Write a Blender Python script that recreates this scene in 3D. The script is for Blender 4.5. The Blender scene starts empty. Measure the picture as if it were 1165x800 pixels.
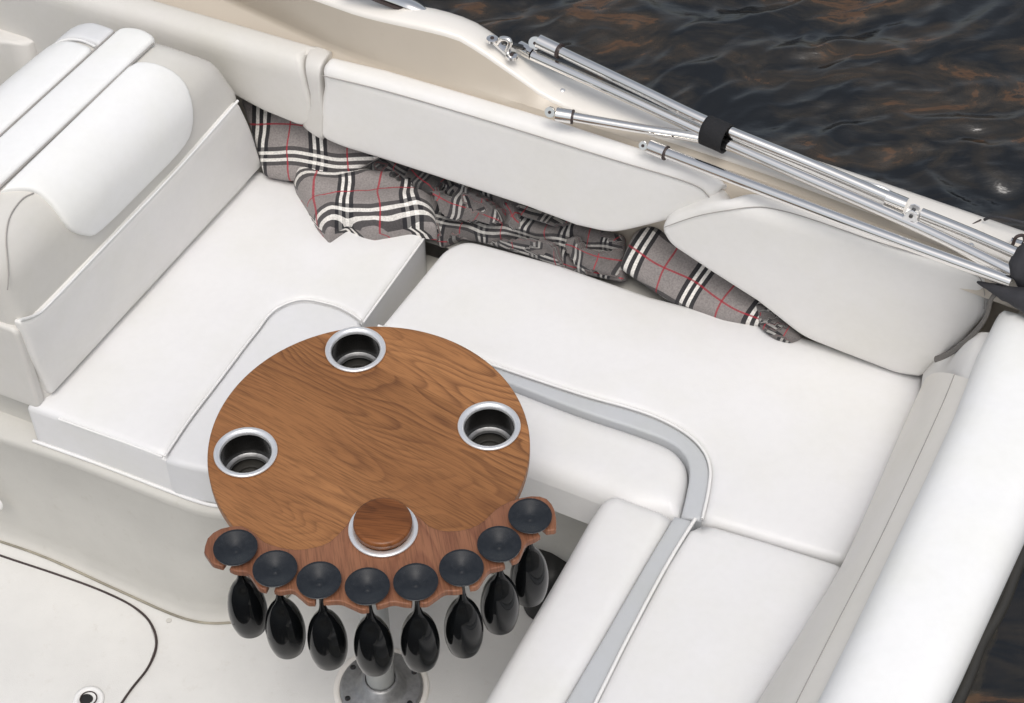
import bpy, math, random
import numpy as np
from mathutils import Vector
from mathutils.geometry import delaunay_2d_cdt
random.seed(4)
R_ = math.radians
scene = bpy.context.scene
COL = scene.collection

# ------------------------------------------------------------------ camera model
F, EL, H = 2000.0, R_(48), 3.23
fw = np.array([0, math.cos(EL), -math.sin(EL)]); upv = np.array([0, math.sin(EL), math.cos(EL)])
rt = np.array([1., 0, 0]); CAM = np.array([0, 0, H])
AX = np.array([math.cos(R_(-24)), math.sin(R_(-24)), 0.]); BX = np.array([-AX[1], AX[0], 0.]); ZX = np.array([0, 0, 1.])
def P(x, y, z):                      # photograph sight line met with the horizontal plane at height z
    d = fw*F + rt*(x-582.5) - upv*(y-400)
    return CAM + d*((z-H)/d[2])
def proj(p):
    d = np.asarray(p, float) - CAM
    k = d @ fw
    return np.stack([582.5 + F*(d @ rt)/k, 400 - F*(d @ upv)/k], -1)
def W(a, b, z): return a*AX + b*BX + z*ZX    # boat axes: a aft, b outboard
def AB(x, y, z):
    p = P(x, y, z); return (float(p @ AX), float(p @ BX))

# ------------------------------------------------------------------ noise
_rng = np.random.RandomState(7)
_perm = np.tile(_rng.permutation(256), 3)
_ang = _rng.rand(256)*2*np.pi
def perlin(x, y):
    x = np.asarray(x, float); y = np.asarray(y, float)
    xi = np.floor(x).astype(int); yi = np.floor(y).astype(int)
    xf = x-xi; yf = y-yi
    u = xf**3*(xf*(xf*6-15)+10); v = yf**3*(yf*(yf*6-15)+10)
    def g(ix, iy, dx, dy):
        h = _ang[_perm[(_perm[ix & 255] + (iy & 255)) & 511] & 255]
        return np.cos(h)*dx + np.sin(h)*dy
    a = g(xi, yi, xf, yf); b = g(xi+1, yi, xf-1, yf)
    c = g(xi, yi+1, xf, yf-1); d = g(xi+1, yi+1, xf-1, yf-1)
    return (a+u*(b-a)) + v*((c+u*(d-c)) - (a+u*(b-a)))

# ------------------------------------------------------------------ objects
def tag(o, label=None, cat=None, group=None, kind=None):
    if label: o['label'] = label
    if cat: o['category'] = cat
    if group: o['group'] = group
    if kind: o['kind'] = kind
    return o
def thing(name, loc, label, cat, group=None):
    o = bpy.data.objects.new(name, None); COL.objects.link(o)
    o.location = Vector(tuple(float(c) for c in loc)); o.empty_display_size = .05
    return tag(o, label, cat, group)
def wloc(o):
    v = Vector((0, 0, 0))
    while o is not None: v += o.location; o = o.parent
    return v
def obj(name, V, Fc, mat, parent=None, smooth=True, uv=None, loc=None):
    """V in world coordinates; the object's own origin is its parent's, or loc."""
    off = np.array(wloc(parent)) if parent is not None else np.array(loc if loc is not None else (0, 0, 0), float)
    V = np.asarray(V, float) - off
    me = bpy.data.meshes.new(name)
    me.from_pydata([tuple(v) for v in V], [], [tuple(int(i) for i in f) for f in Fc])
    me.validate(); me.update()
    if smooth:
        me.polygons.foreach_set('use_smooth', [True]*len(me.polygons)); me.set_sharp_from_angle(angle=R_(62))
    if uv is not None:
        l = me.uv_layers.new(name='UVMap')
        idx = np.empty(len(me.loops), int); me.loops.foreach_get('vertex_index', idx)
        l.data.foreach_set('uv', np.asarray(uv)[idx].astype(np.float32).ravel())
    if mat: me.materials.append(mat)
    o = bpy.data.objects.new(name, me); COL.objects.link(o)
    if parent is not None: o.parent = parent
    else: o.location = Vector(tuple(float(c) for c in off))
    return o
class MB:
    def __init__(s): s.V = []; s.F = []
    def add(s, V, Fc):
        n = len(s.V); s.V += [tuple(v) for v in V]; s.F += [tuple(i+n for i in f) for f in Fc]; return s
    def obj(s, name, mat, parent=None, **k): return obj(name, s.V, s.F, mat, parent, **k)

def catmull(pts, n=8, closed=False):
    pts = [np.asarray(p, float) for p in pts]; N = len(pts); out = []
    rng = range(N) if closed else range(N-1)
    for i in rng:
        g = lambda k: pts[k % N] if closed else pts[max(0, min(N-1, k))]
        p0, p1, p2, p3 = g(i-1), g(i), g(i+1), g(i+2)
        for t in np.linspace(0, 1, n, endpoint=False):
            out.append(.5*((2*p1)+(-p0+p2)*t+(2*p0-5*p1+4*p2-p3)*t*t+(-p0+3*p1-3*p2+p3)*t**3))
    if not closed: out.append(pts[-1])
    return np.array(out)
def resample(pts, n):
    pts = np.asarray(pts, float); d = np.r_[0, np.cumsum(np.linalg.norm(np.diff(pts, axis=0), axis=1))]
    t = np.linspace(0, d[-1], n)
    return np.stack([np.interp(t, d, pts[:, k]) for k in range(pts.shape[1])], 1)
def tube_geo(pts, r, closed=False, n=10, flat=1.0, caps=True):
    pts = np.asarray(pts, float); N = len(pts); V = []; Fc = []
    rr = np.full(N, r) if np.isscalar(r) else np.asarray(r)
    T = np.roll(pts, -1, 0)-np.roll(pts, 1, 0) if closed else np.gradient(pts, axis=0)
    T /= np.linalg.norm(T, axis=1)[:, None]+1e-12
    ref = np.array([0, 0, 1.]) if abs(T[0][2]) < .9 else np.array([1., 0, 0])
    u = np.cross(T[0], ref); u /= np.linalg.norm(u)
    for i in range(N):
        u = u-T[i]*(u@T[i]); u /= np.linalg.norm(u); w = np.cross(T[i], u)
        for k in range(n):
            a = 2*math.pi*k/n; V.append(pts[i]+rr[i]*(math.cos(a)*u+flat*math.sin(a)*w))
    for i in range(N if closed else N-1):
        j = (i+1) % N
        for k in range(n):
            k2 = (k+1) % n; Fc.append((i*n+k, j*n+k, j*n+k2, i*n+k2))
    if not closed and caps:
        Fc.append(tuple(range(n))); Fc.append(tuple((N-1)*n+k for k in reversed(range(n))))
    return V, Fc
def lathe_geo(prof, c, n=48, axis=ZX, ref=None):
    axis = np.asarray(axis, float)/np.linalg.norm(axis)
    ref = np.array([1., 0, 0]) if abs(axis[0]) < .9 else np.array([0, 1., 0])
    u = np.cross(axis, ref); u /= np.linalg.norm(u); w = np.cross(axis, u); V = []; Fc = []
    for r, z in prof:
        for k in range(n):
            a = 2*math.pi*k/n; V.append(np.asarray(c)+max(r, 1e-5)*(math.cos(a)*u+math.sin(a)*w)+z*axis)
    for i in range(len(prof)-1):
        for k in range(n):
            k2 = (k+1) % n; Fc.append((i*n+k, i*n+k2, (i+1)*n+k2, (i+1)*n+k))
    return V, Fc
def loft_geo(lines, closed=False):
    lines = [np.asarray(l) for l in lines]; m = len(lines[0]); V = np.concatenate(lines); Fc = []
    for i in range(len(lines)-1):
        for k in range(m if closed else m-1):
            k2 = (k+1) % m; Fc.append((i*m+k, i*m+k2, (i+1)*m+k2, (i+1)*m+k))
    return V, Fc
def box_geo(c, ex, ey, ez, r=.0):
    c = np.asarray(c); ex, ey, ez = map(np.asarray, (ex, ey, ez)); V = []
    for k in (-1, 1):
        for j in (-1, 1):
            for i in (-1, 1): V.append(c+i*ex+j*ey+k*ez)
    return V, [(0, 2, 3, 1), (4, 5, 7, 6), (0, 1, 5, 4), (2, 6, 7, 3), (0, 4, 6, 2), (1, 3, 7, 5)]

# ------------------------------------------------------------------ surface maps for upholstery
class Flat:                       # u = a, v = b
    def __init__(s, z): s.z = z
    def pos(s, u, v): return np.outer(u, AX)+np.outer(v, BX)+np.outer(np.full(len(u), s.z), ZX)
    def nrm(s, u, v): return np.tile(ZX, (len(u), 1))
    def uv(s, x, y): return AB(x, y, s.z)
class Prof:
    """surface swept straight along one boat axis; the cross-section is a 2-D polyline (c, z), c on the other axis"""
    def __init__(s, prof, along='a', flip=1, skew=0.):
        s.skew = skew
        p = np.asarray(prof, float); s.along = along
        p = resample(p, 160)
        s.d = np.r_[0, np.cumsum(np.linalg.norm(np.diff(p, axis=0), axis=1))]; s.p = p; s.L = s.d[-1]
        t = np.gradient(p, axis=0); t /= np.linalg.norm(t, axis=1)[:, None]
        for _ in range(3): t[1:-1] = (t[:-2]+t[1:-1]+t[2:])/3
        t /= np.linalg.norm(t, axis=1)[:, None]
        s.n = np.stack([-t[:, 1], t[:, 0]], 1)*flip
    def _e(s, v):
        v = np.asarray(v, float)
        c = np.interp(v, s.d, s.p[:, 0]); z = np.interp(v, s.d, s.p[:, 1])
        nc = np.interp(v, s.d, s.n[:, 0]); nz = np.interp(v, s.d, s.n[:, 1])
        ex = np.clip(v-s.L, 0, None); tl = np.array([s.n[-1][1], -s.n[-1][0]]); t0 = np.array([s.n[0][1], -s.n[0][0]])
        q = s.p[-1]-s.p[-2]; q /= np.linalg.norm(q); q0 = s.p[0]-s.p[1]; q0 /= np.linalg.norm(q0)
        e0 = np.clip(-v, 0, None)
        return c+ex*q[0]+e0*q0[0], z+ex*q[1]+e0*q0[1], nc, nz
    def pos(s, u, v):
        c, z, _, _ = s._e(v); u = np.asarray(u, float); c = c+s.skew*(u-1.8)
        return (np.outer(u, AX)+np.outer(c, BX) if s.along == 'a' else np.outer(c, AX)+np.outer(u, BX))+np.outer(z, ZX)
    def nrm(s, u, v):
        _, _, nc, nz = s._e(v)
        return np.outer(nc, BX if s.along == 'a' else AX)+np.outer(nz, ZX)
    def uv(s, x, y):
        vs = np.linspace(-.03, s.L+.03, 140); best = None
        d = fw*F+rt*(x-582.5)-upv*(y-400)
        c, z, nc, nz = s._e(vs)
        # meet the sight line with the surface: for each v the line along the sweep axis nearest the ray
        cax = BX if s.along == 'a' else AX; uax = AX if s.along == 'a' else BX
        t = (z-H)/d[2]; q = CAM+np.outer(t, d); g = q@cax-c-s.skew*(q@uax-1.8)
        ok = []
        for i in range(len(vs)-1):
            if g[i]*g[i+1] <= 0 and g[i] != g[i+1]:
                k = g[i]/(g[i]-g[i+1]); ok.append((q[i]*(1-k)+q[i+1]*k, vs[i]*(1-k)+vs[i+1]*k))
        if ok:
            # nearest to the camera
            qq, v = min(ok, key=lambda o: np.linalg.norm(o[0]-CAM)); return (float(qq@uax), float(v))
        i = int(np.argmin(abs(g))); return (float(q[i]@uax), float(vs[i]))

def fillet(pts, r, n=6):
    pts = [np.asarray(p, float) for p in pts]; out = [pts[0]]
    for i in range(1, len(pts)-1):
        rr = r[i] if hasattr(r, '__len__') else r
        a, b, c = pts[i-1], pts[i], pts[i+1]; da, dc = np.linalg.norm(a-b), np.linalg.norm(c-b)
        k = min(rr, .48*da, .48*dc); p0 = b+(a-b)/da*k; p2 = b+(c-b)/dc*k
        for t in np.linspace(0, 1, n): out.append((1-t)**2*p0+2*t*(1-t)*b+t*t*p2)
    out.append(pts[-1]); return np.array(out)
def round_poly(pts, r, n=6):
    pts = [np.asarray(p, float) for p in pts]; N = len(pts); out = []
    for i in range(N):
        a, b, c = pts[i-1], pts[i], pts[(i+1) % N]; da, dc = np.linalg.norm(a-b)+1e-9, np.linalg.norm(c-b)+1e-9
        rr = r[i] if hasattr(r, '__len__') else r
        k = min(rr, .48*da, .48*dc)
        if k < 1e-5: out.append(b); continue
        p0 = b+(a-b)/da*k; p2 = b+(c-b)/dc*k
        for t in np.linspace(0, 1, n): out.append((1-t)**2*p0+2*t*(1-t)*b+t*t*p2)
    return np.array(out)
def densify(loop, h):
    out = []
    N = len(loop)
    for i in range(N):
        a, b = loop[i], loop[(i+1) % N]; d = np.linalg.norm(b-a)
        if d < h*.12: 
            continue
        m = max(1, int(round(d/h)))
        for k in range(m): out.append(a+(b-a)*k/m)
    return np.array(out)
def segdist(Q, A, Bp):
    out = np.empty(len(Q))
    d = Bp-A; L = (d*d).sum(1)+1e-18
    for s in range(0, len(Q), 2000):
        q = Q[s:s+2000, None]-A[None]
        t = np.clip((q*d[None]).sum(2)/L[None], 0, 1)
        out[s:s+2000] = np.sqrt(((q-t[..., None]*d[None])**2).sum(2).min(1))
    return out
def inside(Q, loops):
    c = np.zeros(len(Q), int)
    for L in loops:
        x1, y1 = L[:, 0], L[:, 1]; x2, y2 = np.roll(x1, -1), np.roll(y1, -1)
        for s in range(0, len(Q), 2000):
            q = Q[s:s+2000]
            cond = (y1[None] > q[:, 1:2]) != (y2[None] > q[:, 1:2])
            xi = (x2-x1)[None]*(q[:, 1:2]-y1[None])/((y2-y1)[None]+1e-18)+x1[None]
            c[s:s+2000] += (cond & (q[:, 0:1] < xi)).sum(1)
    return c % 2 == 1
def pad(name, S, loop, mat, parent=None, thick=.06, r=.02, crown=.0, ck=.12, h=.02, corner=.02, lift=0., holes=(), disp=None, smooth=True, uvf=None, tuck=0., loc=None, label=None):
    """a soft slab lying on the surface S: flat pattern `loop` in S's own (u, v), edge radius r, crowned by `crown`"""
    L0 = densify(round_poly(loop, corner), h); loops = [L0]+[np.asarray(x) for x in holes]
    A = np.concatenate(loops); Bp = np.concatenate([np.roll(l, -1, 0) for l in loops])
    ring = np.array([.06, .18, .36, .62, 1.0])*r
    pts = []
    for l in loops:
        t = np.roll(l, -1, 0)-np.roll(l, 1, 0); t /= np.linalg.norm(t, axis=1)[:, None]+1e-12
        n = np.stack([-t[:, 1], t[:, 0]], 1)
        for sgn in (-1, 1):
            for d in ring:
                q = l+sgn*n*d; q = q[inside(q, loops)]
                if len(q): q = q[segdist(q, A, Bp) > d*.93]
                pts.append(q)
    mn, mx = L0.min(0), L0.max(0)
    gx, gy = np.meshgrid(np.arange(mn[0], mx[0], h), np.arange(mn[1], mx[1], h*.9))
    gx = gx+(np.arange(gx.shape[0]) % 2)[:, None]*h*.5
    g = np.stack([gx.ravel(), gy.ravel()], 1); g = g[inside(g, loops)]
    if len(g): g = g[segdist(g, A, Bp) > r+h*.45]
    pts.append(g)
    Q = np.concatenate([A]+[p for p in pts if len(p)])
    edges = []; o = 0
    for l in loops: edges += [(o+i, o+(i+1) % len(l)) for i in range(len(l))]; o += len(l)
    vo, _, fo, ov, _, _ = delaunay_2d_cdt([Vector(q) for q in Q], edges, [], 0, 1e-7)
    vo = np.array([tuple(v) for v in vo]); 
    cen = np.array([vo[list(f)].mean(0) for f in fo]); keep = inside(cen, loops)
    fo = [tuple(f) for f, k in zip(fo, keep) if k]
    d = segdist(vo, A, Bp)
    k = np.clip(1-d/max(r, 1e-6), 0, 1)
    w = -r*(1-np.sqrt(np.clip(1-k*k, 0, 1)))+crown*(1-np.exp(-d/ck))
    if disp is not None: w = w+disp(vo[:, 0], vo[:, 1])*np.clip(d/(r+.01), 0, 1)
    if disp is None and crown > 0: w = w+(.0022*perlin(vo[:, 0]*5+3, vo[:, 1]*5)+.0009*perlin(vo[:, 0]*13, vo[:, 1]*17+5))*np.clip(d/.03, 0, 1)
    nm = S.nrm(vo[:, 0], vo[:, 1]); pos = S.pos(vo[:, 0], vo[:, 1])+nm*(w+lift)[:, None]
    V = [p for p in pos]; Fc = []
    f0 = fo[0]; e1 = pos[f0[1]]-pos[f0[0]]; e2 = pos[f0[2]]-pos[f0[0]]
    sgn = np.cross(e1, e2)@nm[f0[0]]
    Fc = [f if sgn > 0 else f[::-1] for f in fo]
    # side walls
    o = 0; M = {}
    for i, lst in enumerate(ov):
        for j in lst: M[j] = i
    uvl = [tuple(v) for v in vo]
    for li, l in enumerate(loops):
        ids = [M[o+i] for i in range(len(l))]; o += len(l)
        c2 = L0.mean(0); prev = ids
        for fr, tk in ((.5, 0), (1., tuck)):
            new = []
            for i, j in enumerate(ids):
                q = vo[j]; q = q+(c2-q)/np.linalg.norm(c2-q)*tk
                dep = -r-(thick-r)*fr
                new.append(len(V)); V.append(S.pos(q[:1], q[1:2])[0]+S.nrm(q[:1], q[1:2])[0]*(dep+lift)); uvl.append((q[0], q[1]+dep))
            for i in range(len(ids)):
                i2 = (i+1) % len(ids); Fc.append((prev[i], prev[i2], new[i2], new[i]))
            prev = new
        if li == 0 and not holes: Fc.append(tuple(prev))
    uv = None
    if uvf: uv = np.array([uvf(*q) for q in uvl])
    ob = obj(name, V, Fc, mat, parent, smooth=smooth, uv=uv, loc=loc)
    if label: ob['label'] = label
    import bmesh
    bm = bmesh.new(); bm.from_mesh(ob.data); bmesh.ops.recalc_face_normals(bm, faces=bm.faces)
    bm.to_mesh(ob.data); bm.free()
    return ob
def px(S, pts): return [np.array(S.uv(*p)) for p in pts]
def line_on(S, pts, lift=0., n=8, closed=False):
    q = catmull(pts, n, closed); return S.pos(q[:, 0], q[:, 1])+S.nrm(q[:, 0], q[:, 1])*lift
def piping(name, S, pts, mat, parent, r=.0035, lift=0., n=8, closed=False):
    V, Fc = tube_geo(line_on(S, pts, lift, n, closed), r, closed, 8); return obj(name, V, Fc, mat, parent)

# ------------------------------------------------------------------ materials
def M(name):
    m = bpy.data.materials.new(name); m.use_nodes = True; nt = m.node_tree
    return m, nt, nt.nodes['Principled BSDF']
def N(nt, t, **k):
    n = nt.nodes.new(t)
    for a, v in k.items():
        if a in n.inputs: n.inputs[a].default_value = v
        else: setattr(n, a, v)
    return n
def pos_node(nt, scale=(1, 1, 1), rot=0., loc=(0, 0, 0)):
    g = N(nt, 'ShaderNodeNewGeometry'); m = N(nt, 'ShaderNodeMapping'); nt.links.new(g.outputs['Position'], m.inputs['Vector'])
    m.inputs['Rotation'].default_value = (0, 0, rot); m.inputs['Scale'].default_value = scale; m.inputs['Location'].default_value = loc
    return m.outputs[0]
def ramp(nt, fac, stops, interp='LINEAR'):
    r = N(nt, 'ShaderNodeValToRGB'); nt.links.new(fac, r.inputs[0]); cr = r.color_ramp; cr.interpolation = interp
    while len(cr.elements) > 1: cr.elements.remove(cr.elements[-1])
    cr.elements[0].position = stops[0][0]; cr.elements[0].color = (*stops[0][1], 1)
    for p, c in stops[1:]:
        e = cr.elements.new(p); e.color = (*c, 1)
    return r.outputs[0]
def g3(v): return (v, v, v)
def mixc(nt, fac, a, b, mode='MIX'):
    n = N(nt, 'ShaderNodeMix', data_type='RGBA', blend_type=mode)
    for s, v in ((0, fac), (6, a), (7, b)):
        if hasattr(v, 'is_linked') or isinstance(v, bpy.types.NodeSocket): nt.links.new(v, n.inputs[s])
        elif s == 0: n.inputs[0].default_value = v
        else: n.inputs[s].default_value = (*v, 1)
    return n.outputs[2]
def vinyl(name, col, rough=.45, dirt=.018, grain=.16, wav=.08):
    m, nt, b = M(name)
    n1 = N(nt, 'ShaderNodeTexNoise', Scale=5., Detail=5., Roughness=.6); nt.links.new(pos_node(nt), n1.inputs['Vector'])
    d = tuple(c*(1-dirt*1.6) for c in col)
    c = ramp(nt, n1.outputs[0], [(.3, (d[0], d[1], d[2]*.97)), (.6, col)])
    n0 = N(nt, 'ShaderNodeTexNoise', Scale=60., Detail=3.); nt.links.new(pos_node(nt), n0.inputs['Vector'])
    c2 = ramp(nt, n0.outputs[0], [(.35, g3(.985)), (.6, g3(1))])
    nt.links.new(mixc(nt, 1., c, c2, 'MULTIPLY'), b.inputs['Base Color'])
    b.inputs['Roughness'].default_value = rough; b.inputs['IOR'].default_value = 1.45
    v = N(nt, 'ShaderNodeTexVoronoi', Scale=480.); nt.links.new(pos_node(nt), v.inputs['Vector'])
    n2 = N(nt, 'ShaderNodeTexNoise', Scale=9., Detail=3., Roughness=.5); nt.links.new(pos_node(nt), n2.inputs['Vector'])
    b1 = N(nt, 'ShaderNodeBump', Strength=grain, Distance=.0006); nt.links.new(v.outputs[0], b1.inputs['Height'])
    b2 = N(nt, 'ShaderNodeBump', Strength=wav, Distance=.012); nt.links.new(n2.outputs[0], b2.inputs['Height'])
    nt.links.new(b1.outputs[0], b2.inputs['Normal']); nt.links.new(b2.outputs[0], b.inputs['Normal'])
    return m
def plain(name, col, rough=.5, metal=0., bump=0., bscale=60., coat=0., spec=None, var=.1):
    m, nt, b = M(name)
    n1 = N(nt, 'ShaderNodeTexNoise', Scale=bscale*.4, Detail=4.); nt.links.new(pos_node(nt), n1.inputs['Vector'])
    nt.links.new(ramp(nt, n1.outputs[0], [(.3, tuple(c*(1-var) for c in col)), (.7, col)]), b.inputs['Base Color'])
    b.inputs['Roughness'].default_value = rough; b.inputs['Metallic'].default_value = metal; b.inputs['Coat Weight'].default_value = coat
    if bump:
        n2 = N(nt, 'ShaderNodeTexNoise', Scale=bscale, Detail=4.); nt.links.new(pos_node(nt), n2.inputs['Vector'])
        bb = N(nt, 'ShaderNodeBump', Strength=bump, Distance=.004); nt.links.new(n2.outputs[0], bb.inputs['Height']); nt.links.new(bb.outputs[0], b.inputs['Normal'])
    return m
def gelcoat(name, col, rough=.4, dirt=.12, coat=.0, grit=.1):
    m, nt, b = M(name)
    n1 = N(nt, 'ShaderNodeTexNoise', Scale=3.5, Detail=7., Roughness=.65); nt.links.new(pos_node(nt), n1.inputs['Vector'])
    c = ramp(nt, n1.outputs[0], [(.3, tuple(k*(1-dirt) for k in col)), (.6, col)])
    n2 = N(nt, 'ShaderNodeTexNoise', Scale=38., Detail=6., Roughness=.7); nt.links.new(pos_node(nt), n2.inputs['Vector'])
    c2 = ramp(nt, n2.outputs[0], [(.28, (.80, .77, .72)), (.42, g3(1))])
    nt.links.new(mixc(nt, dirt*3 if dirt < .3 else 1., c, mixc(nt, 1., c, c2, 'MULTIPLY')), b.inputs['Base Color'])
    b.inputs['Roughness'].default_value = rough; b.inputs['Coat Weight'].default_value = coat
    n3 = N(nt, 'ShaderNodeTexNoise', Scale=420., Detail=2.); nt.links.new(pos_node(nt), n3.inputs['Vector'])
    bb = N(nt, 'ShaderNodeBump', Strength=grit, Distance=.001); nt.links.new(n3.outputs[0], bb.inputs['Height']); nt.links.new(bb.outputs[0], b.inputs['Normal'])
    return m
lit_white = vinyl('lit_white_vinyl', (.84, .838, .83)); white = vinyl('white_vinyl', (.745, .74, .742)); cream = vinyl('cream_vinyl', (.82, .785, .73)); offw = vinyl('off_white_vinyl', (.765, .75, .73))  # first is white vinyl lightened: daylight on unshaded tops put into its colour
beige = vinyl('beige_vinyl', (.655, .635, .60), rough=.45); greyv = vinyl('grey_side_vinyl', (.64, .62, .59)); band = vinyl('grey_band_vinyl', (.50, .515, .535), rough=.4)
corner_v = vinyl('pale_grey_vinyl', (.69, .692, .705)); pipe_w = vinyl('white_piping', (.78, .775, .77), wav=0); seam_g = plain('grey_thread', (.34, .32, .30), .7)
floor_m = gelcoat('floor_gelcoat', (.69, .68, .655), .5, .10, grit=.35); base_m = gelcoat('base_gelcoat', (.56, .545, .505), .5, .11); tan_m = gelcoat('tan_gelcoat', (.53, .47, .39), .38, .05, coat=.1)
deck_m = gelcoat('deck_gelcoat', (.80, .765, .71), .3, .05, coat=.3); gasket = plain('brown_gasket', (.045, .03, .028), .6); rubber = plain('black_rubber', (.03, .028, .024), .5, bump=.3)
steel, nt, b = M('polished_steel'); b.inputs['Base Color'].default_value = (.86, .84, .81, 1); b.inputs['Metallic'].default_value = 1
_n = N(nt, 'ShaderNodeTexNoise', Scale=40., Detail=5.); nt.links.new(pos_node(nt), _n.inputs['Vector']); nt.links.new(ramp(nt, _n.outputs[0], [(.3, g3(.05)), (.7, g3(.11))]), b.inputs['Roughness'])
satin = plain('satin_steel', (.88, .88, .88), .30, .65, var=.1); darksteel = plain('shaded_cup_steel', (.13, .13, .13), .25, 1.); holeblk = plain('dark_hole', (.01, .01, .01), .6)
alum = plain('brushed_grey_metal', (.36, .36, .36), .42, .7, bump=.15, bscale=200, var=.25); polem = plain('grey_painted_pole', (.42, .43, .42), .4, .2)
black_cloth = plain('black_webbing', (.012, .012, .014), .85, bump=.5, bscale=300); canvas = plain('black_canvas', (.035, .035, .04), .8, bump=.5, bscale=60); bagm = plain('black_bag_fabric', (.012, .012, .012), .5, bump=.4, bscale=25)
strapg = plain('grey_rubber_seal', (.13, .12, .11), .6)
glass_m, nt, b = M('black_glass')
b.inputs['Base Color'].default_value = (.004, .0045, .005, 1); b.inputs['Roughness'].default_value = .07; b.inputs['Coat Weight'].default_value = .0; b.inputs['Specular IOR Level'].default_value = .26
foot_m, nt, b = M('blue_black_glass_foot')
b.inputs['Specular IOR Level'].default_value = .5; b.inputs['Roughness'].default_value = .22; b.inputs['Coat Weight'].default_value = .12; b.inputs['Coat Roughness'].default_value = .18
_t = N(nt, 'ShaderNodeTexNoise', Scale=120., Detail=4.); nt.links.new(pos_node(nt), _t.inputs['Vector']); nt.links.new(ramp(nt, _t.outputs[0], [(.35, (.008, .010, .013)), (.75, (.016, .018, .021))]), b.inputs['Base Color'])

def wood(name, c1, c2, c3, rot, sc=1., rings=25, rough=.5, pos_off=(0, 0, 0), boards=True):
    m, nt, b = M(name); L = nt.links.new
    p = pos_node(nt, (1, 1, 1), rot, pos_off)
    s = N(nt, 'ShaderNodeSeparateXYZ'); L(p, s.inputs[0])
    bd = None
    if boards:                               # glued boards: an own offset per board
        mu = N(nt, 'ShaderNodeMath', operation='MULTIPLY_ADD'); L(s.outputs[1], mu.inputs[0]); mu.inputs[1].default_value = 7.3; mu.inputs[2].default_value = .22
        fl = N(nt, 'ShaderNodeMath', operation='FLOOR'); L(mu.outputs[0], fl.inputs[0]); bd = fl.outputs[0]
    cb = N(nt, 'ShaderNodeCombineXYZ')
    mx = N(nt, 'ShaderNodeMath', operation='MULTIPLY'); L(s.outputs[0], mx.inputs[0]); mx.inputs[1].default_value = 2.0*sc
    my = N(nt, 'ShaderNodeMath', operation='MULTIPLY'); L(s.outputs[1], my.inputs[0]); my.inputs[1].default_value = 8.5*sc
    L(mx.outputs[0], cb.inputs[0]); L(my.outputs[0], cb.inputs[1])
    if bd is not None:
        mz = N(nt, 'ShaderNodeMath', operation='MULTIPLY'); L(bd, mz.inputs[0]); mz.inputs[1].default_value = 3.7; L(mz.outputs[0], cb.inputs[2])
    n1 = N(nt, 'ShaderNodeTexNoise', Scale=1., Detail=1.2, Roughness=.45, Distortion=.25); L(cb.outputs[0], n1.inputs['Vector'])
    k = N(nt, 'ShaderNodeMath', operation='MULTIPLY'); L(n1.outputs[0], k.inputs[0]); k.inputs[1].default_value = rings
    fr = N(nt, 'ShaderNodeMath', operation='FRACT'); L(k.outputs[0], fr.inputs[0])
    ringc = ramp(nt, fr.outputs[0], [(0, g3(.0)), (.12, g3(1)), (.40, g3(.35)), (.7, g3(0)), (1, g3(0))])
    # large tone change
    n2 = N(nt, 'ShaderNodeTexNoise', Scale=1., Detail=2.); cb2 = N(nt, 'ShaderNodeMapping'); L(p, cb2.inputs[0]); cb2.inputs['Scale'].default_value = (1.5*sc, 7*sc, 1); L(cb2.outputs[0], n2.inputs['Vector'])
    basec = ramp(nt, n2.outputs[0], [(.3, c2), (.62, c1)])
    # pores
    cb3 = N(nt, 'ShaderNodeMapping'); L(p, cb3.inputs[0]); cb3.inputs['Scale'].default_value = (22, 420, 1)
    n3 = N(nt, 'ShaderNodeTexNoise', Scale=1., Detail=3.); L(cb3.outputs[0], n3.inputs['Vector'])
    pore = ramp(nt, n3.outputs[0], [(.36, g3(.72)), (.52, g3(1))])
    nm = N(nt, 'ShaderNodeTexNoise', Scale=3.3, Detail=1.); L(p, nm.inputs['Vector'])
    vis = ramp(nt, nm.outputs[0], [(.36, g3(.15)), (.62, g3(.75))])
    fm = N(nt, 'ShaderNodeMath', operation='MULTIPLY'); L(ringc, fm.inputs[0]); L(vis, fm.inputs[1])
    c = mixc(nt, fm.outputs[0], basec, c3)
    c = mixc(nt, 1., c, pore, 'MULTIPLY')
    if bd is not None:
        wn = N(nt, 'ShaderNodeTexWhiteNoise', noise_dimensions='1D'); L(bd, wn.inputs['W'])
        c = mixc(nt, 1., c, ramp(nt, wn.outputs[0], [(0, (.80, .77, .74)), (1, (1.08, 1.08, 1.08))]), 'MULTIPLY')
    L(c, b.inputs['Base Color']); b.inputs['Roughness'].default_value = rough; b.inputs['Specular IOR Level'].default_value = .3
    bb = N(nt, 'ShaderNodeBump', Strength=.25, Distance=.0008); L(fm.outputs[0], bb.inputs['Height'])
    b3 = N(nt, 'ShaderNodeBump', Strength=.3, Distance=.0005); L(n3.outputs[0], b3.inputs['Height']); L(bb.outputs[0], b3.inputs['Normal']); L(b3.outputs[0], b.inputs['Normal'])
    return m
wood_top = wood('stained_oak', (.37, .170, .066), (.27, .117, .044), (.140, .057, .024), R_(33))
wood_rack = wood('red_brown_wood', (.265, .118, .064), (.215, .090, .050), (.16, .062, .036), R_(80), rings=9, rough=.42, boards=False)
wood_lid = wood('dark_figured_wood', (.23, .083, .027), (.055, .018, .007), (.035, .013, .007), R_(8), sc=3.2, rings=5, rough=.3, boards=False)

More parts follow.
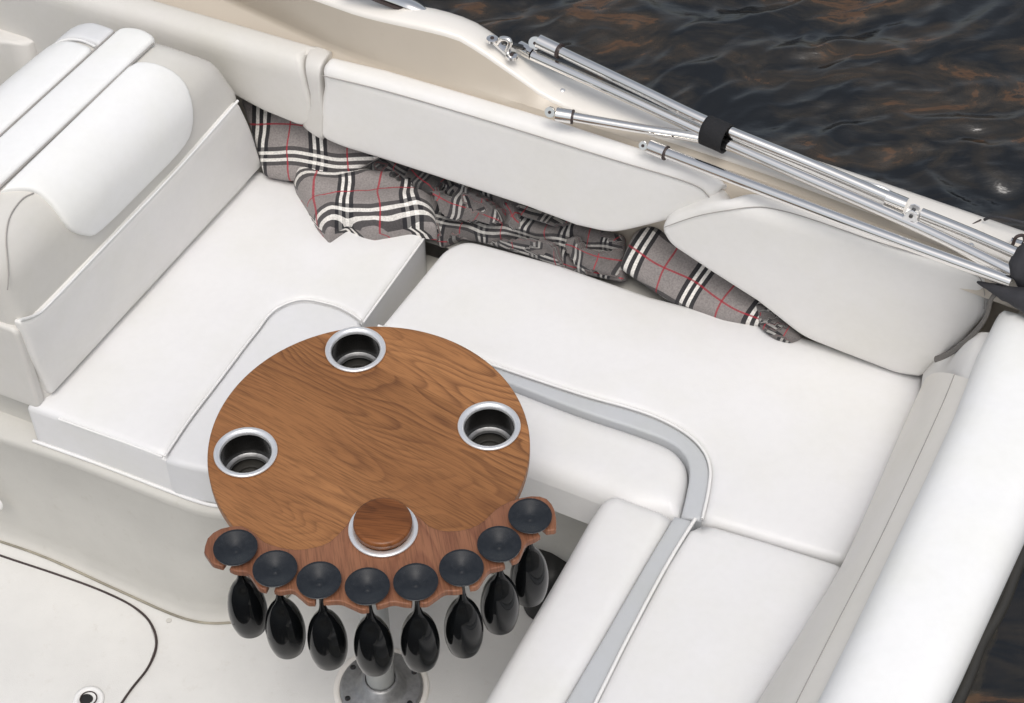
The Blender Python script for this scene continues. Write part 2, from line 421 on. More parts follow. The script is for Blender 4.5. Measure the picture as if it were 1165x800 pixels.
def plaid(name, period=.15, dim=1.0):
    m, nt, b = M(name); L = nt.links.new
    uv = N(nt, 'ShaderNodeUVMap'); s = N(nt, 'ShaderNodeSeparateXYZ'); L(uv.outputs[0], s.inputs[0])
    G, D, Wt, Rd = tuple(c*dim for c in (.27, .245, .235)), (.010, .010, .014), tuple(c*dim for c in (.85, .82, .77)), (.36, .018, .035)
    outs = []; reds = []
    for ax in (0, 1):
        q = N(nt, 'ShaderNodeMath', operation='MULTIPLY_ADD'); L(s.outputs[ax], q.inputs[0]); q.inputs[1].default_value = 1/period; q.inputs[2].default_value = .13+.3*ax
        fr = N(nt, 'ShaderNodeMath', operation='FRACT'); L(q.outputs[0], fr.inputs[0])
        st = [(0, G), (.26, D), (.325, Wt), (.38, D), (.445, Wt), (.50, D), (.565, G)]
        outs.append((ramp(nt, fr.outputs[0], st, 'CONSTANT'), ramp(nt, fr.outputs[0], [(0, g3(0)), (.26, g3(1)), (.565, g3(0))], 'CONSTANT')))
        reds.append(ramp(nt, fr.outputs[0], [(0, g3(0)), (.90, g3(1)), (.928, g3(0))], 'CONSTANT'))
    c = G
    for (col_, msk), al in zip(outs, (.92, .76)):
        k = N(nt, 'ShaderNodeMath', operation='MULTIPLY'); L(msk, k.inputs[0]); k.inputs[1].default_value = al; c = mixc(nt, k.outputs[0], c, col_)
    for r in reds:
        k = N(nt, 'ShaderNodeMath', operation='MULTIPLY'); L(r, k.inputs[0]); k.inputs[1].default_value = .80; c = mixc(nt, k.outputs[0], c, Rd)
    w = N(nt, 'ShaderNodeTexNoise', Scale=260., Detail=3.); L(pos_node(nt), w.inputs['Vector'])
    c = mixc(nt, 1., c, ramp(nt, w.outputs[0], [(.3, g3(.75)), (.65, g3(1.05))]), 'MULTIPLY')
    L(c, b.inputs['Base Color']); b.inputs['Roughness'].default_value = .9; b.inputs['Sheen Weight'].default_value = .15
    bb = N(nt, 'ShaderNodeBump', Strength=.4, Distance=.001); L(w.outputs[0], bb.inputs['Height']); L(bb.outputs[0], b.inputs['Normal'])
    return m
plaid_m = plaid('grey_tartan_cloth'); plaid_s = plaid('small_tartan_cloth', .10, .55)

# ------------------------------------------------------------------ setting: floor and water
ZF = -.15
ZW = -.50
n = 60
fl = [AB(-160, 470, ZF), AB(-160, 1000, ZF), AB(700, 1000, ZF)]
Vf = [W(a, b, ZF) for a, b in [(-3.2, .9), (-.3, .9), (-.3, 2.3), (-3.2, 2.3)]]
fo = obj('floor', Vf, [(0, 1, 2, 3)], floor_m, loc=W(-1.5, 1.6, ZF)); tag(fo, 'off white fibreglass cockpit floor of the boat', kind='structure')

def water():
    m = 420
    t = np.linspace(-1, 1, m); s = np.sign(t)*(np.abs(t)*3.2+np.abs(t)**9*1500)
    X, Y = np.meshgrid(s+1.0, s+4.0)
    fade = np.clip(1-(np.hypot(X-1, Y-4)-3)/6, 0, 1)
    ca, sa = math.cos(.45), math.sin(.45); U = X*ca+Y*sa; Vv = -X*sa+Y*ca
    wx = perlin(U*1.1, Vv*1.1+7)*.5; wy = perlin(U*1.1+31, Vv*1.1)*.5
    U2, V2 = U+wx*.5, Vv+wy*.5
    Z = .055*perlin(U2*.9, V2*1.5)
    for sc, am in ((1.5, .060), (3.3, .062), (7.0, .036), (14, .014), (29, .0035)):
        nn = perlin(U2*sc*.62+sc*3, V2*sc*1.25+sc*5+wx*2); Z += am*(.42-np.sqrt(nn*nn+.006))*1.1
    Z *= fade
    V = np.stack([X.ravel(), Y.ravel(), (Z+ZW).ravel()], 1)
    I = np.arange(m*m).reshape(m, m); Fc = np.stack([I[:-1, :-1], I[:-1, 1:], I[1:, 1:], I[1:, :-1]], -1).reshape(-1, 4)
    mt, nt, b = M('dark_river_water'); L = nt.links.new
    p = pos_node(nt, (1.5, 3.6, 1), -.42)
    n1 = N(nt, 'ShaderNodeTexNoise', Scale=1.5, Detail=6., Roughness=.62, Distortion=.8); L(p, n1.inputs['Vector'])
    c = ramp(nt, n1.outputs[0], [(.44, (.003, .004, .005)), (.53, (.018, .015, .011)), (.59, (.034, .024, .015)), (.615, (.080, .042, .020)), (.64, (.06, .033, .017)), (.66, (.024, .018, .012))])  # tan and orange reflection streaks painted into the base colour
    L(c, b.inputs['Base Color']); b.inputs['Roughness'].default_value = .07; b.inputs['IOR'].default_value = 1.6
    n2 = N(nt, 'ShaderNodeTexNoise', Scale=16., Detail=5., Roughness=.6, Distortion=.6); L(p, n2.inputs['Vector'])
    bb = N(nt, 'ShaderNodeBump', Strength=.07, Distance=.02); L(n2.outputs[0], bb.inputs['Height']); L(bb.outputs[0], b.inputs['Normal'])
    o = obj('water', V, Fc, mt, loc=(1, 4, ZW)); tag(o, 'dark choppy river water with brown glints painted in its colour', kind='structure')
water()

# ------------------------------------------------------------------ hull: side deck, coaming, transom
hull = thing('boat_hull', W(-1, 2.7, ZW), 'cream moulded side deck and coaming of the boat beside the water', 'boat')
G0 = [(120, -66, .79), (258, -2, .79), (372, 50, .79), (440, 75, .79), (620, 129, .79), (730, 165, .79), (860, 206, .79), (1000, 258, .79), (1150, 312, .79), (1300, 366, .79)]
G1 = [(120, -100, .91), (258, -38, .91), (380, 7, .91), (425, 21, .91), (505, 39, .91), (535, 52, .89), (590, 90, .84), (634, 119, .80), (720, 148, .80), (860, 194, .80), (1000, 246, .80), (1150, 300, .80), (1300, 352, .80)]
G2 = [(150, -150, .90), (300, -75, .90), (400, -28, .90), (470, 4, .90), (505, 12, .90), (545, 27, .88), (590, 58, .84), (640, 84, .80), (730, 114, .79), (860, 159, .79), (1000, 205, .79), (1165, 262, .78), (1300, 310, .78)]
def ln(g, n=90):
    q = catmull([P(*p) for p in g], 8)
    a = q@AX; aa = np.linspace(-2.6, .12, n)
    return np.stack([np.interp(aa, a, q[:, k]) for k in range(3)], 1)
g0, g1, g2 = ln(G0), ln(G1), ln(G2)
def mixl(p, q, t, dz=0.): return p*(1-t)+q*t+ZX*dz
gin = np.array([AX*(q@AX)+BX*min(q@BX-.03, 2.625)+ZX*(q[2]-.055) for q in g0])
wall = [gin, g0-BX*.004-ZX*.012, g0-ZX*.005, mixl(g0, g1, .04, .004), mixl(g0, g1, .12), mixl(g0, g1, .5), mixl(g0, g1, .86), mixl(g0, g1, .96, .0)]
V, Fc = loft_geo(wall); obj('coaming', V, Fc, tan_m, hull)
deck = [mixl(g0, g1, .96), mixl(g0, g1, .99, .004), mixl(g1, g2, .06, .008), mixl(g1, g2, .2, .012), mixl(g1, g2, .5, .014), mixl(g1, g2, .8, .010), mixl(g1, g2, .93, .004), mixl(g1, g2, .99, -.004), g2-ZX*.02, g2-BX*.015-ZX*.06, g2-BX*.02-ZX*1.3]
V, Fc = loft_geo(deck); obj('side_deck', V, Fc, deck_m, hull)
obj('recess_wall', *loft_geo([g0+BX*.045-ZX*.02, g0+BX*.045-ZX*.45]), tan_m, hull)
# deck seam and small fittings
obj('deck_seam', *tube_geo(catmull([P(1099, 264, .80), P(1104, 257, .803), P(1116, 250, .80)], 6), .0016), gasket, hull)
for q in ((1105, 279), (640, 103)):
    obj('deck_screw', *lathe_geo([(0, .003), (.004, .003), (.006, .0)], P(*q, .812), 12), satin, hull)
cl = catmull([P(980, 206, .815), P(992, 210, .822), P(1004, 214, .822), P(1014, 219, .815)], 5)
obj('deck_cleat', *tube_geo(cl, .004), satin, hull)
# transom and stern outside of the sun pad
tr = [W(.03, 2.72, .70), W(.06, 2.4, .70), W(.05, 2.0, .70), W(.03, 1.6, .70), W(0, 1.2, .70), W(-.03, .8, .70)]
tr = catmull(tr, 6); V, Fc = loft_geo([tr-AX*.1, tr, tr-AX*.02-ZX*.1, tr-AX*.05-ZX*1.3]); obj('transom', V, Fc, deck_m, hull)

# ------------------------------------------------------------------ side seat base (one moulding)
sb = thing('lounge_moulding', W(-1.6, 1.8, ZF), 'beige moulded fibreglass base running under the lounge seats', 'seat base')
zt = .295
top = [AB(-90, 468, zt), AB(20, 503, zt), AB(100, 531, zt), AB(190, 566, zt), (-1.46, 1.752), (-1.37, 1.80), (-1.335, 1.90), (-1.32, 2.0), (-1.24, 2.07), (-1.0, 2.09), (-.78, 2.08), (-.66, 2.03), (-.62, 1.9), (-.62, 1.3), (-.62, .9)]
bot = [AB(-90, 580, ZF), AB(0, 607, ZF), AB(60, 628, ZF), AB(140, 664, ZF), AB(215, 696, ZF), AB(262, 700, ZF), AB(300, 690, ZF), (-1.38, 2.0), (-1.24, 2.13), (-1.0, 2.15), (-.78, 2.14), (-.63, 2.08), (-.585, 1.9), (-.585, 1.3), (-.585, .9)]
tl = catmull([np.array(p) for p in top], 8); bl = catmull([np.array(p) for p in bot], 8)
def lift2(l, z): return l[:, :1]*AX+l[:, 1:2]*BX+z*ZX
cen = np.array([-1.0, 1.6])
def rings(t, z, out=0.):
    l = bl*(1-t)+tl*t; d = np.gradient(l, axis=0); d /= np.linalg.norm(d, axis=1)[:, None]; nn = np.stack([d[:, 1], -d[:, 0]], 1)
    return lift2(l+nn*out, z)
V, Fc = loft_geo([rings(0, ZF, .020), rings(0, ZF+.004, .012), rings(0, ZF+.02, .002), rings(.05, ZF+.06), rings(.5, .08), rings(.95, .262), rings(1, .272, .002), rings(1, .288, .005), rings(1, .297, .000), rings(1, .297, -.08)])
obj('base_moulding', V, Fc, base_m, sb)
c0 = P(-2, 568, .05); 
ndir = -BX+ZX*.15
obj('drain_cap', *lathe_geo([(.022, 0), (.021, .004), (.016, .006), (.0155, .002), (.0, .002)], c0+ndir*.012, 28, ndir), pipe_w, sb)
obj('cap_socket', *lathe_geo([(.010, .0035), (.009, .005), (.0, .005)], c0+ndir*.012, 24, ndir), strapg, sb)
bd_ = rings(0, ZF+.003, .022); obj('sealant_bead', *tube_geo(bd_, .0032, n=6), plain('old_sealant', (.36, .33, .26), .7, var=.5, bscale=40), sb)
# the ledge behind the cushions (inside the recess)
led = [W(-2.3, 2.585, .37), W(0, 2.585, .37), W(0, 2.71, .37), W(-2.3, 2.71, .37)]
obj('ledge', led, [(0, 1, 2, 3)], base_m, sb, smooth=False)
# under-cushion deck
obj('seat_deck', [W(-1.9, 1.85, .288), W(-1.36, 1.85, .288), W(-1.32, 2.1, .288), W(-.7, 2.1, .288), W(-.6, 1.9, .288), W(-.6, .9, .288), W(0, .9, .288), W(0, 2.62, .288), W(-1.9, 2.62, .288)], [tuple(range(9))], base_m, sb, smooth=False)

# ------------------------------------------------------------------ cushions
S42 = Flat(.42); S43 = Flat(.432)
fc = thing('seat_cushion', W(-1.6, 2.1, .3), 'white forward seat cushion with pale grey rounded corner panel under the wood table', 'cushion')
arc = px(S42, [(187, 519), (215, 477), (250, 431), (277, 395), (292, 376), (312, 352), (343, 340), (378, 346), (398, 355), (411, 364)])
arc = [np.array(p) for p in catmull(arc, 4)]
main = [np.array((-1.88, 1.80))]+px(S42, [(24, 459)])+px(S42, [(105, 488)])+arc+px(S42, [(486, 263), (474, 247)])+[np.array((-1.42, 2.60)), np.array((-1.86, 2.60))]
cr = [.03, .03, 0]+[0]*len(arc)+[.03, .05, .03, .01]
pad('top_panel', S42, main, white, fc, thick=.13, r=.016, crown=.006, corner=cr, h=.022)
cp = arc[::-1]+px(S42, [(189, 522), (215, 529)])+[np.array((-1.45, 1.772)), np.array((-1.37, 1.82)), np.array((-1.335, 1.93)), np.array((-1.325, 2.2))]
ccr = [0]*len(arc)+[.004, .02, .05, .05, .05, .05]
pad('corner_panel', S42, cp, corner_v, fc, thick=.125, r=.012, crown=.003, corner=ccr, lift=-.005, h=.02)
piping('piping', S42, arc, pipe_w, fc, .0026, -.002, 3)
piping('piping', S42, [np.array(p) for p in px(S42, [(66, 474), (105, 488), (150, 504), (184, 517)])], pipe_w, fc, .003, -.008, 6)
piping('piping', S42, px(S42, [(413, 364), (450, 313), (481, 270), (484, 262), (478, 253)]), pipe_w, fc, .003, -.008, 6)
lowp = [(a, b-.003) for a, b in (AB(26, 460, .42), AB(105, 488, .42), AB(187, 519, .42), AB(215, 529, .42), (-1.45, 1.770), (-1.385, 1.81))]
obj('welt', *tube_geo(catmull([W(a, b, .303) for a, b in lowp], 6), .004), pipe_w, fc)

rc = thing('seat_cushion', W(-.7, 2.4, .3), 'long white side bench cushion with curved grey band below the padded side bolsters', 'cushion')
bo = px(S42, [(430, 370), (500, 393), (566, 416), (659, 447), (716, 463), (752, 476), (782, 493), (800, 511), (808, 532), (806, 558), (799, 590)])
bi = px(S42, [(440, 383), (500, 404), (581, 433), (659, 463), (722, 484), (761, 499), (779, 514), (785, 532), (782, 556), (775, 585)])
bo = [np.array(p) for p in catmull(bo, 4)]; bi = [np.array(p) for p in catmull(bi, 4)]
# keep the band running to the left end under the table
outer = px(S42, [(434, 368), (506, 281), (530, 271), (556, 277), (640, 300), (740, 335), (860, 366), (960, 394), (1056, 424), (1044, 462), (990, 586), (962, 638)])
ocr = [.02, .03, .03, .02]+[0]*4+[.01, .01, 0, .02]
loop = outer+[bo[-1]]+bo[::-1][1:]
pad('outer_panel', S42, loop, white, rc, thick=.12, r=.018, crown=.007, corner=ocr+[0]*len(bo), h=.024)
pad('band', S42, bo+bi[::-1], band, rc, thick=.08, r=.006, corner=0, lift=-.008, h=.014)
inn = bi[::-1]+[np.array((-1.29, 2.30)), np.array((-1.29, 2.10)), np.array((-1.25, 2.03))]+px(S42, [(606, 528), (680, 556), (720, 575)])+[np.array((-.58, 2.05))]
inn = [q for q in inn]
pad('inner_panel', S42, inn, white, rc, thick=.125, r=.045, crown=.004, corner=[0]*len(bi)+[.02, .03, .02, .03, 0, .02, .01], lift=-.004, h=.022)
piping('piping', S42, bo, pipe_w, rc, .0035, -.002, 3)

ac = thing('seat_cushion', W(-.45, 1.7, .3), 'white aft bench cushion with straight grey band running to the bottom of the picture', 'cushion')
bl_, br_ = px(S43, [(768, 583), (734, 640), (688, 720), (640, 802), (560, 940)]), px(S43, [(791, 590), (760, 640), (716, 722), (677, 800), (600, 950)])
left = px(S43, [(700, 558), (686, 564), (672, 584), (640, 640), (592, 722), (547, 800), (470, 940)])
pad('inner_panel', S43, left+bl_[::-1], white, ac, thick=.13, r=.03, crown=.004, corner=[.03, .03, .03, 0, 0, 0, .02]+[0, 0, 0, 0, .005], h=.022)
pad('band', S43, bl_+br_[::-1], band, ac, thick=.08, r=.006, corner=0, lift=-.009, h=.014)
rgt = px(S43, [(797, 592), (870, 613), (962, 642), (930, 700), (862, 803), (790, 950)])
pad('outer_panel', S43, br_[::-1]+rgt, white, ac, thick=.13, r=.018, crown=.006, corner=[.01, 0, 0, 0, .01, .02, 0, .02, 0, 0, .01], h=.024)
piping('piping', S43, br_, pipe_w, ac, .0038, -.001, 4)

# ------------------------------------------------------------------ side bolsters
def bolster_map(b0, zt=.79, rr=.02, depth=.10, lean=0.):
    return Prof(fillet([(b0-lean, .38), (b0, zt), (b0+depth, zt+.002)], rr, 10), 'a', 1)
B1 = bolster_map(2.602, .79, .02)
bb1 = thing('side_bolster', W(-1.2, 2.65, .5), 'long white padded side bolster with grey seam above the tartan blankets', 'bolster')
pts = px(B1, [(367, 100), (376, 62), (440, 77), (620, 130), (730, 166), (815, 196), (827, 208), (806, 236), (780, 248), (720, 263), (695, 268), (655, 259), (600, 238), (500, 205), (430, 182), (390, 170), (362, 158), (362, 130)])
pad('bolster_pad', B1, pts, offw, bb1, thick=.06, r=.016, crown=.005, corner=[.01, .015, 0, 0, 0, .02, .012, .03, .03, .03, .03, 0, 0, 0, 0, .02, .03, .02], h=.018)
piping('seam', B1, px(B1, [(368, 85), (440, 103), (560, 138), (700, 181), (785, 207), (806, 221), (808, 228)]), seam_g, bb1, .0012, .0045, 6)

B0 = bolster_map(2.598, .79, .04)
lp = thing('side_bolster', W(-1.8, 2.65, .5), 'beige padded side panel running forward past the two way seat', 'bolster')
pts = px(B0, [(352, 50), (345, 90), (358, 125), (366, 163), (345, 147), (300, 128), (262, 108), (220, 60), (120, 40), (60, 20), (90, -30)])+[np.array((-2.5, B0.L*.97)), np.array((-1.8, B0.L*.99))]
pts = [np.array(p) for p in [(-1.625, B0.L*.93)]]+px(B0, [(347, 60), (347, 95), (354, 120), (353, 142), (342, 145), (300, 128), (262, 108)])+[np.array((-2.0, .12)), np.array((-2.55, .1)), np.array((-2.55, B0.L*.93))]
pad('side_panel', B0, pts, beige, lp, thick=.05, r=.012, crown=.003, corner=[.01, 0, 0, 0, .02, .02, 0, 0, 0, 0, 0], h=.022)
pts = px(B0, [(349, 52), (371, 62), (364, 84), (366, 110), (371, 135), (367, 162), (352, 150), (344, 145)])
pts = px(B0, [(346, 60), (368, 66), (363, 84), (364, 110), (367, 135), (366, 161), (354, 153), (343, 145), (352, 122), (352, 108), (347, 84)])
pts[0] = np.array((pts[2][0]-.05, B0.L*.93)); pts[1] = np.array((pts[2][0]+.0, B0.L*.93))
pad('end_panel', B0, pts, greyv, lp, thick=.05, r=.005, crown=.002, corner=0, h=.015, lift=-.001)

B2 = Prof(fillet([(2.575, .38), (2.565, .79), (2.66, .795)], .035, 10), 'a', 1)
bb2 = thing('side_bolster', W(-.3, 2.65, .45), 'white padded side bolster with pointed forward end beside the stern corner', 'bolster')
pts = px(B2, [(750, 262), (760, 252), (800, 236), (832, 224), (856, 215), (900, 228), (1000, 262), (1105, 300), (1122, 322), (1122, 360), (1095, 392), (1060, 418), (1048, 432), (1020, 428), (960, 405), (912, 386), (860, 345), (805, 310), (760, 280)])
pad('bolster_pad', B2, pts, offw, bb2, thick=.06, r=.018, crown=.006, corner=[.02, .02, 0, 0, .03, 0, 0, .02, .02, .02, .02, .01, .01, .02, .02, .03, 0, 0, .02], h=.018)
piping('seam', B2, px(B2, [(757, 257), (800, 243), (850, 236), (900, 243), (1000, 276), (1100, 307), (1119, 325), (1120, 350)]), seam_g, bb2, .001, .004, 6)

# ------------------------------------------------------------------ two-way seat back
bk = thing('two_way_lounger', W(-2.0, 2.15, .3), 'thick white and beige back to back seat backrest at the left edge', 'backrest')
prof = fillet([(-1.865, .40), (-1.862, .66), (-1.868, .80), (-1.925, .865), (-2.06, .865), (-2.19, .85), (-2.25, .70), (-2.27, .40)], [0, .03, .05, .05, .05, .06, .05, 0], 7)
class EndPlane:
    def __init__(s, b): s.b = b
    def pos(s, u, v): return np.outer(u, AX)+np.outer(np.full(len(u), s.b), BX)+np.outer(v, ZX)
    def nrm(s, u, v): return np.tile(-BX, (len(u), 1))
pc = densify(prof, .02); ctr = pc.mean(0); tt = np.roll(pc, -1, 0)-np.roll(pc, 1, 0); tt /= np.linalg.norm(tt, axis=1)[:, None]; nn_ = np.stack([tt[:, 1], -tt[:, 0]], 1)
if ((nn_*(pc-ctr)).sum(1)).mean() > 0: nn_ = -nn_
secs = []
for bb_, ins_ in [(0, .03), (.002, .02), (.008, .011), (.018, .004), (.03, 0)]+[(q, 0) for q in (.1, .3, .5, .6)]+[(-.05, 0), (-.03, .006), (-.014, .015), (-.004, .028), (0, .045)]:
    q = pc+nn_*ins_; zz = pc[:, 1]
    be = np.interp(zz, [.3, .60, .68, .80, .87], [2.585, 2.585, 2.575, 2.525, 2.475])
    bq = 1.775+bb_ if bb_ > 0 or ins_ == .03 else be+bb_
    secs.append(np.outer(q[:, 0]+.07*(bq-1.8), AX)+np.outer(np.broadcast_to(bq, len(q)), BX)+np.outer(q[:, 1], ZX))
V, Fc = loft_geo(secs, closed=True); m_ = len(pc); Fc = Fc+[tuple(range(m_)), tuple((len(secs)-1)*m_+k for k in reversed(range(m_)))]
obj('back_core', V, Fc, beige, bk)
FR = Prof(fillet([(-1.862, .30), (-1.860, .66), (-1.866, .80), (-1.925, .867), (-2.06, .868), (-2.19, .853), (-2.255, .70), (-2.27, .40)], [0, .03, .05, .05, .05, .06, .05, 0], 7), 'b', -1, .07)
low = px(FR, [(56, 449), (36, 405), (21, 366), (36, 360), (52, 345), (120, 275), (200, 191), (268, 114)])+px(FR, [(283, 145), (296, 188)])
pad('lower_panel', FR, low, offw, bk, thick=.02, r=.010, crown=.004, corner=[.01, .01, .01, .01, .02, 0, 0, .02, .03, .01], lift=.008, h=.02)
piping('piping', FR, px(FR, [(-12, 366), (3, 366), (20, 363), (38, 357), (55, 343), (120, 275), (200, 191), (268, 114)])[2:], pipe_w, bk, .0032, .006, 5)
ins = px(FR, [(151, 74), (175, 74), (203, 88), (215, 112), (215, 148), (200, 174), (160, 215), (113, 261), (96, 268), (76, 259), (57, 233), (41, 220), (21, 217), (1, 219)])
ins = [np.array(p) for p in catmull(ins, 3)]
pad('headrest_panel', FR, ins, lit_white, bk, thick=.02, r=.008, crown=.006, corner=0, lift=.010, h=.02)
piping('seam', FR, px(FR, [(8, 330), (7, 280), (10, 250), (24, 228), (38, 220)]), seam_g, bk, .0013, .001, 5)
# aisle end lower face
def grp(a, z): return np.array((a, z))
pad('end_panel', EndPlane(1.775), [grp(-1.868, .41), grp(-1.868, .655), grp(-2.25, .655), grp(-2.25, .41)], greyv, bk, thick=.02, r=.008, corner=.02, lift=.01, h=.03)
vA = px(FR, [(60, 160)])[0][1]; vl3 = px(FR, [(90, 131)])[0][1]; vl4 = px(FR, [(64, 99)])[0][1]; vl5 = FR.L*.80
b_in, b_out = 2.462, 1.80
pad('middle_strip', FR, [np.array((b_out, vl3+.003)), np.array((b_in-.005, vl3+.003)), np.array((b_in+.008, (vl3+vl4)/2)), np.array((b_in-.005, vl4-.004)), np.array((b_out, vl4-.004))], lit_white, bk, thick=.025, r=.012, crown=.006, corner=.02, lift=.012, h=.02)
pad('rear_panel', FR, [np.array((b_out, vl4+.004)), np.array((2.375, vl4+.004)), np.array((2.385, vl4+.07)), np.array((2.36, vl4+.16)), np.array((2.30, FR.L-.05)), np.array((b_out, FR.L-.05))], lit_white, bk, thick=.025, r=.012, crown=.006, corner=.02, lift=.010, h=.022)
piping('piping', FR, [np.array((2.382, vl4+.006)), np.array((2.392, vl4+.05)), np.array((2.385, vl4+.10)), np.array((2.36, vl4+.17))], pipe_w, bk, .0035, .004, 6)
pad('rear_end_panel', FR, [np.array((2.392, vl4+.004)), np.array((b_in-.01, vl4+.004)), np.array((b_in+.0, vl4+.07)), np.array((b_in-.02, vl4+.15)), np.array((2.38, vl4+.16)), np.array((2.398, vl4+.08))], corner_v, bk, thick=.02, r=.012, crown=.004, corner=.015, lift=.006, h=.02)
piping('seam', FR, [np.array((1.81, vl3)), np.array((2.1, vl3)), np.array((2.44, vl3))], seam_g, bk, .0022, .004, 6)
piping('seam', FR, [np.array((1.81, vl4)), np.array((2.1, vl4)), np.array((2.44, vl4))], seam_g, bk, .0022, .004, 6)
# plinth under the back
V, Fc = loft_geo([np.array([W(-1.90, 1.80, z), W(-1.90, 1.80, z)-AX*.0, W(-2.4, 1.79, z)]) for z in (ZF, .1, .42)])
pl = thing('seat_plinth', W(-2.1, 1.9, ZF), 'beige moulded plinth under the two way seat at the left edge', 'plinth')
pad('plinth_moulding', EndPlane(1.80), [grp(-1.93, ZF+.01), grp(-1.915, .41), grp(-2.35, .41), grp(-2.35, ZF+.01)], base_m, pl, thick=.6, r=.02, corner=.03, h=.04)
# forward console (top-left corner)
fcn = thing('helm_console', W(-2.7, 2.4, ZF), 'pale grey moulded console in the far left corner', 'console')
q = [AB(72, -2, .62), AB(46, 40, .62), AB(34, 50, .62), AB(-60, 42, .62), AB(-60, -90, .62), AB(110, -80, .62)]
pad('console_moulding', Flat(.62), [np.array(p) for p in q], greyv, fcn, thick=.30, r=.01, corner=.01, h=.05)
# ------------------------------------------------------------------ aft backrest and sun pad
S80 = Flat(.80)
aft = thing('aft_backrest', W(-.15, 2.2, .42), 'narrow reclined beige backrest between aft bench and white sun pad', 'backrest')
l0 = [AB(*p, .425) for p in [(1050, 438), (1024, 496), (961, 640), (914, 718), (860, 804), (785, 930)]]
l1 = [AB(*p, .76) for p in [(1100, 430), (1084, 470), (1023, 599), (967, 715), (925, 806), (860, 945)]]
q0 = catmull([W(a, b, .425) for a, b in l0], 8); q1 = catmull([W(a+.02, b, .755) for a, b in l1], 8)
V, Fc = loft_geo([q0-ZX*.05]+[q0*(1-t)+q1*t+(ZX*.7-AX*.7)*.034*math.sin(math.pi*t)**.8 for t in np.linspace(0, 1, 13)]+[q1+AX*.06])
obj('back_panel', V, Fc, cream, aft)
obj('seam', *tube_geo(q0*.25+q1*.75+(ZX*.7-AX*.7)*.0255, .0015), seam_g, aft)
u0 = catmull([P(1052, 432, .44), P(1049, 450, .43), P(1047, 468, .42)], 6)
up_ = [[(1056, 426, .44), (1085, 405, .56), (1116, 385, .70)], [(1053, 448, .44), (1078, 425, .56), (1108, 406, .71)], [(1050, 474, .435), (1072, 454, .55), (1102, 441, .71)]]
V, Fc = loft_geo([catmull([P(*p)-AX*.012+ZX*.01 for p in row]+[P(*row[-1])+AX*.05+ZX*.03], 6) for row in up_]); oo = obj('upper_panel', V, Fc, offw, aft)
sp = thing('sun_pad', W(-.05, 1.9, .7), 'big rounded white sun pad along the stern, bottom right', 'cushion')
sl = [(1141, 338), (1118, 385), (1091, 455), (1060, 522), (1023, 599), (967, 715), (922, 806), (860, 940)]
sr = [(1090, 930), (1082, 800), (1110, 738), (1161, 634), (1200, 540), (1225, 440), (1215, 390), (1170, 352)]
sr = [(1010, 940), (1076, 805), (1106, 742), (1156, 632), (1196, 545), (1230, 455), (1225, 400), (1180, 350)]
pad('pad', S80, px(S80, sl+sr), lit_white, sp, thick=.11, r=.055, crown=.012, corner=[.015, .01, 0, 0, 0, 0, 0, .01, .01, 0, 0, 0, .02, .03, .03, .03], h=.02)
e = catmull([P(x+dx, y+dy, .72) for (x, y), dx, dy in zip(sr[:6], (0,)*6, (0,)*6)], 8)
e = catmull([P(*p, .70) for p in [(1010, 960), (1086, 806), (1104, 766), (1116, 733), (1140, 690), (1163, 632), (1205, 545), (1240, 455)]], 8)
obj('rubber_edge', *tube_geo(e, .011, n=12, flat=1.4), rubber, sp)
obj('edge_skirt', *loft_geo([e-AX*.06+ZX*.06, e-AX*.005+ZX*.012]), rubber, sp)
# seal
seal = thing('rubber_seal', P(1100, 385, .7), 'dark grey rubber strip curling around the aft end of the bolster', 'seal')
sv = catmull([P(1064, 409, .60), P(1082, 401, .63), P(1104, 383, .70), P(1121, 362, .76), P(1128, 340, .80), P(1136, 332, .82)], 6)
obj('seal_strip', *tube_geo(sv, .0085, n=8, flat=.5), strapg, seal)

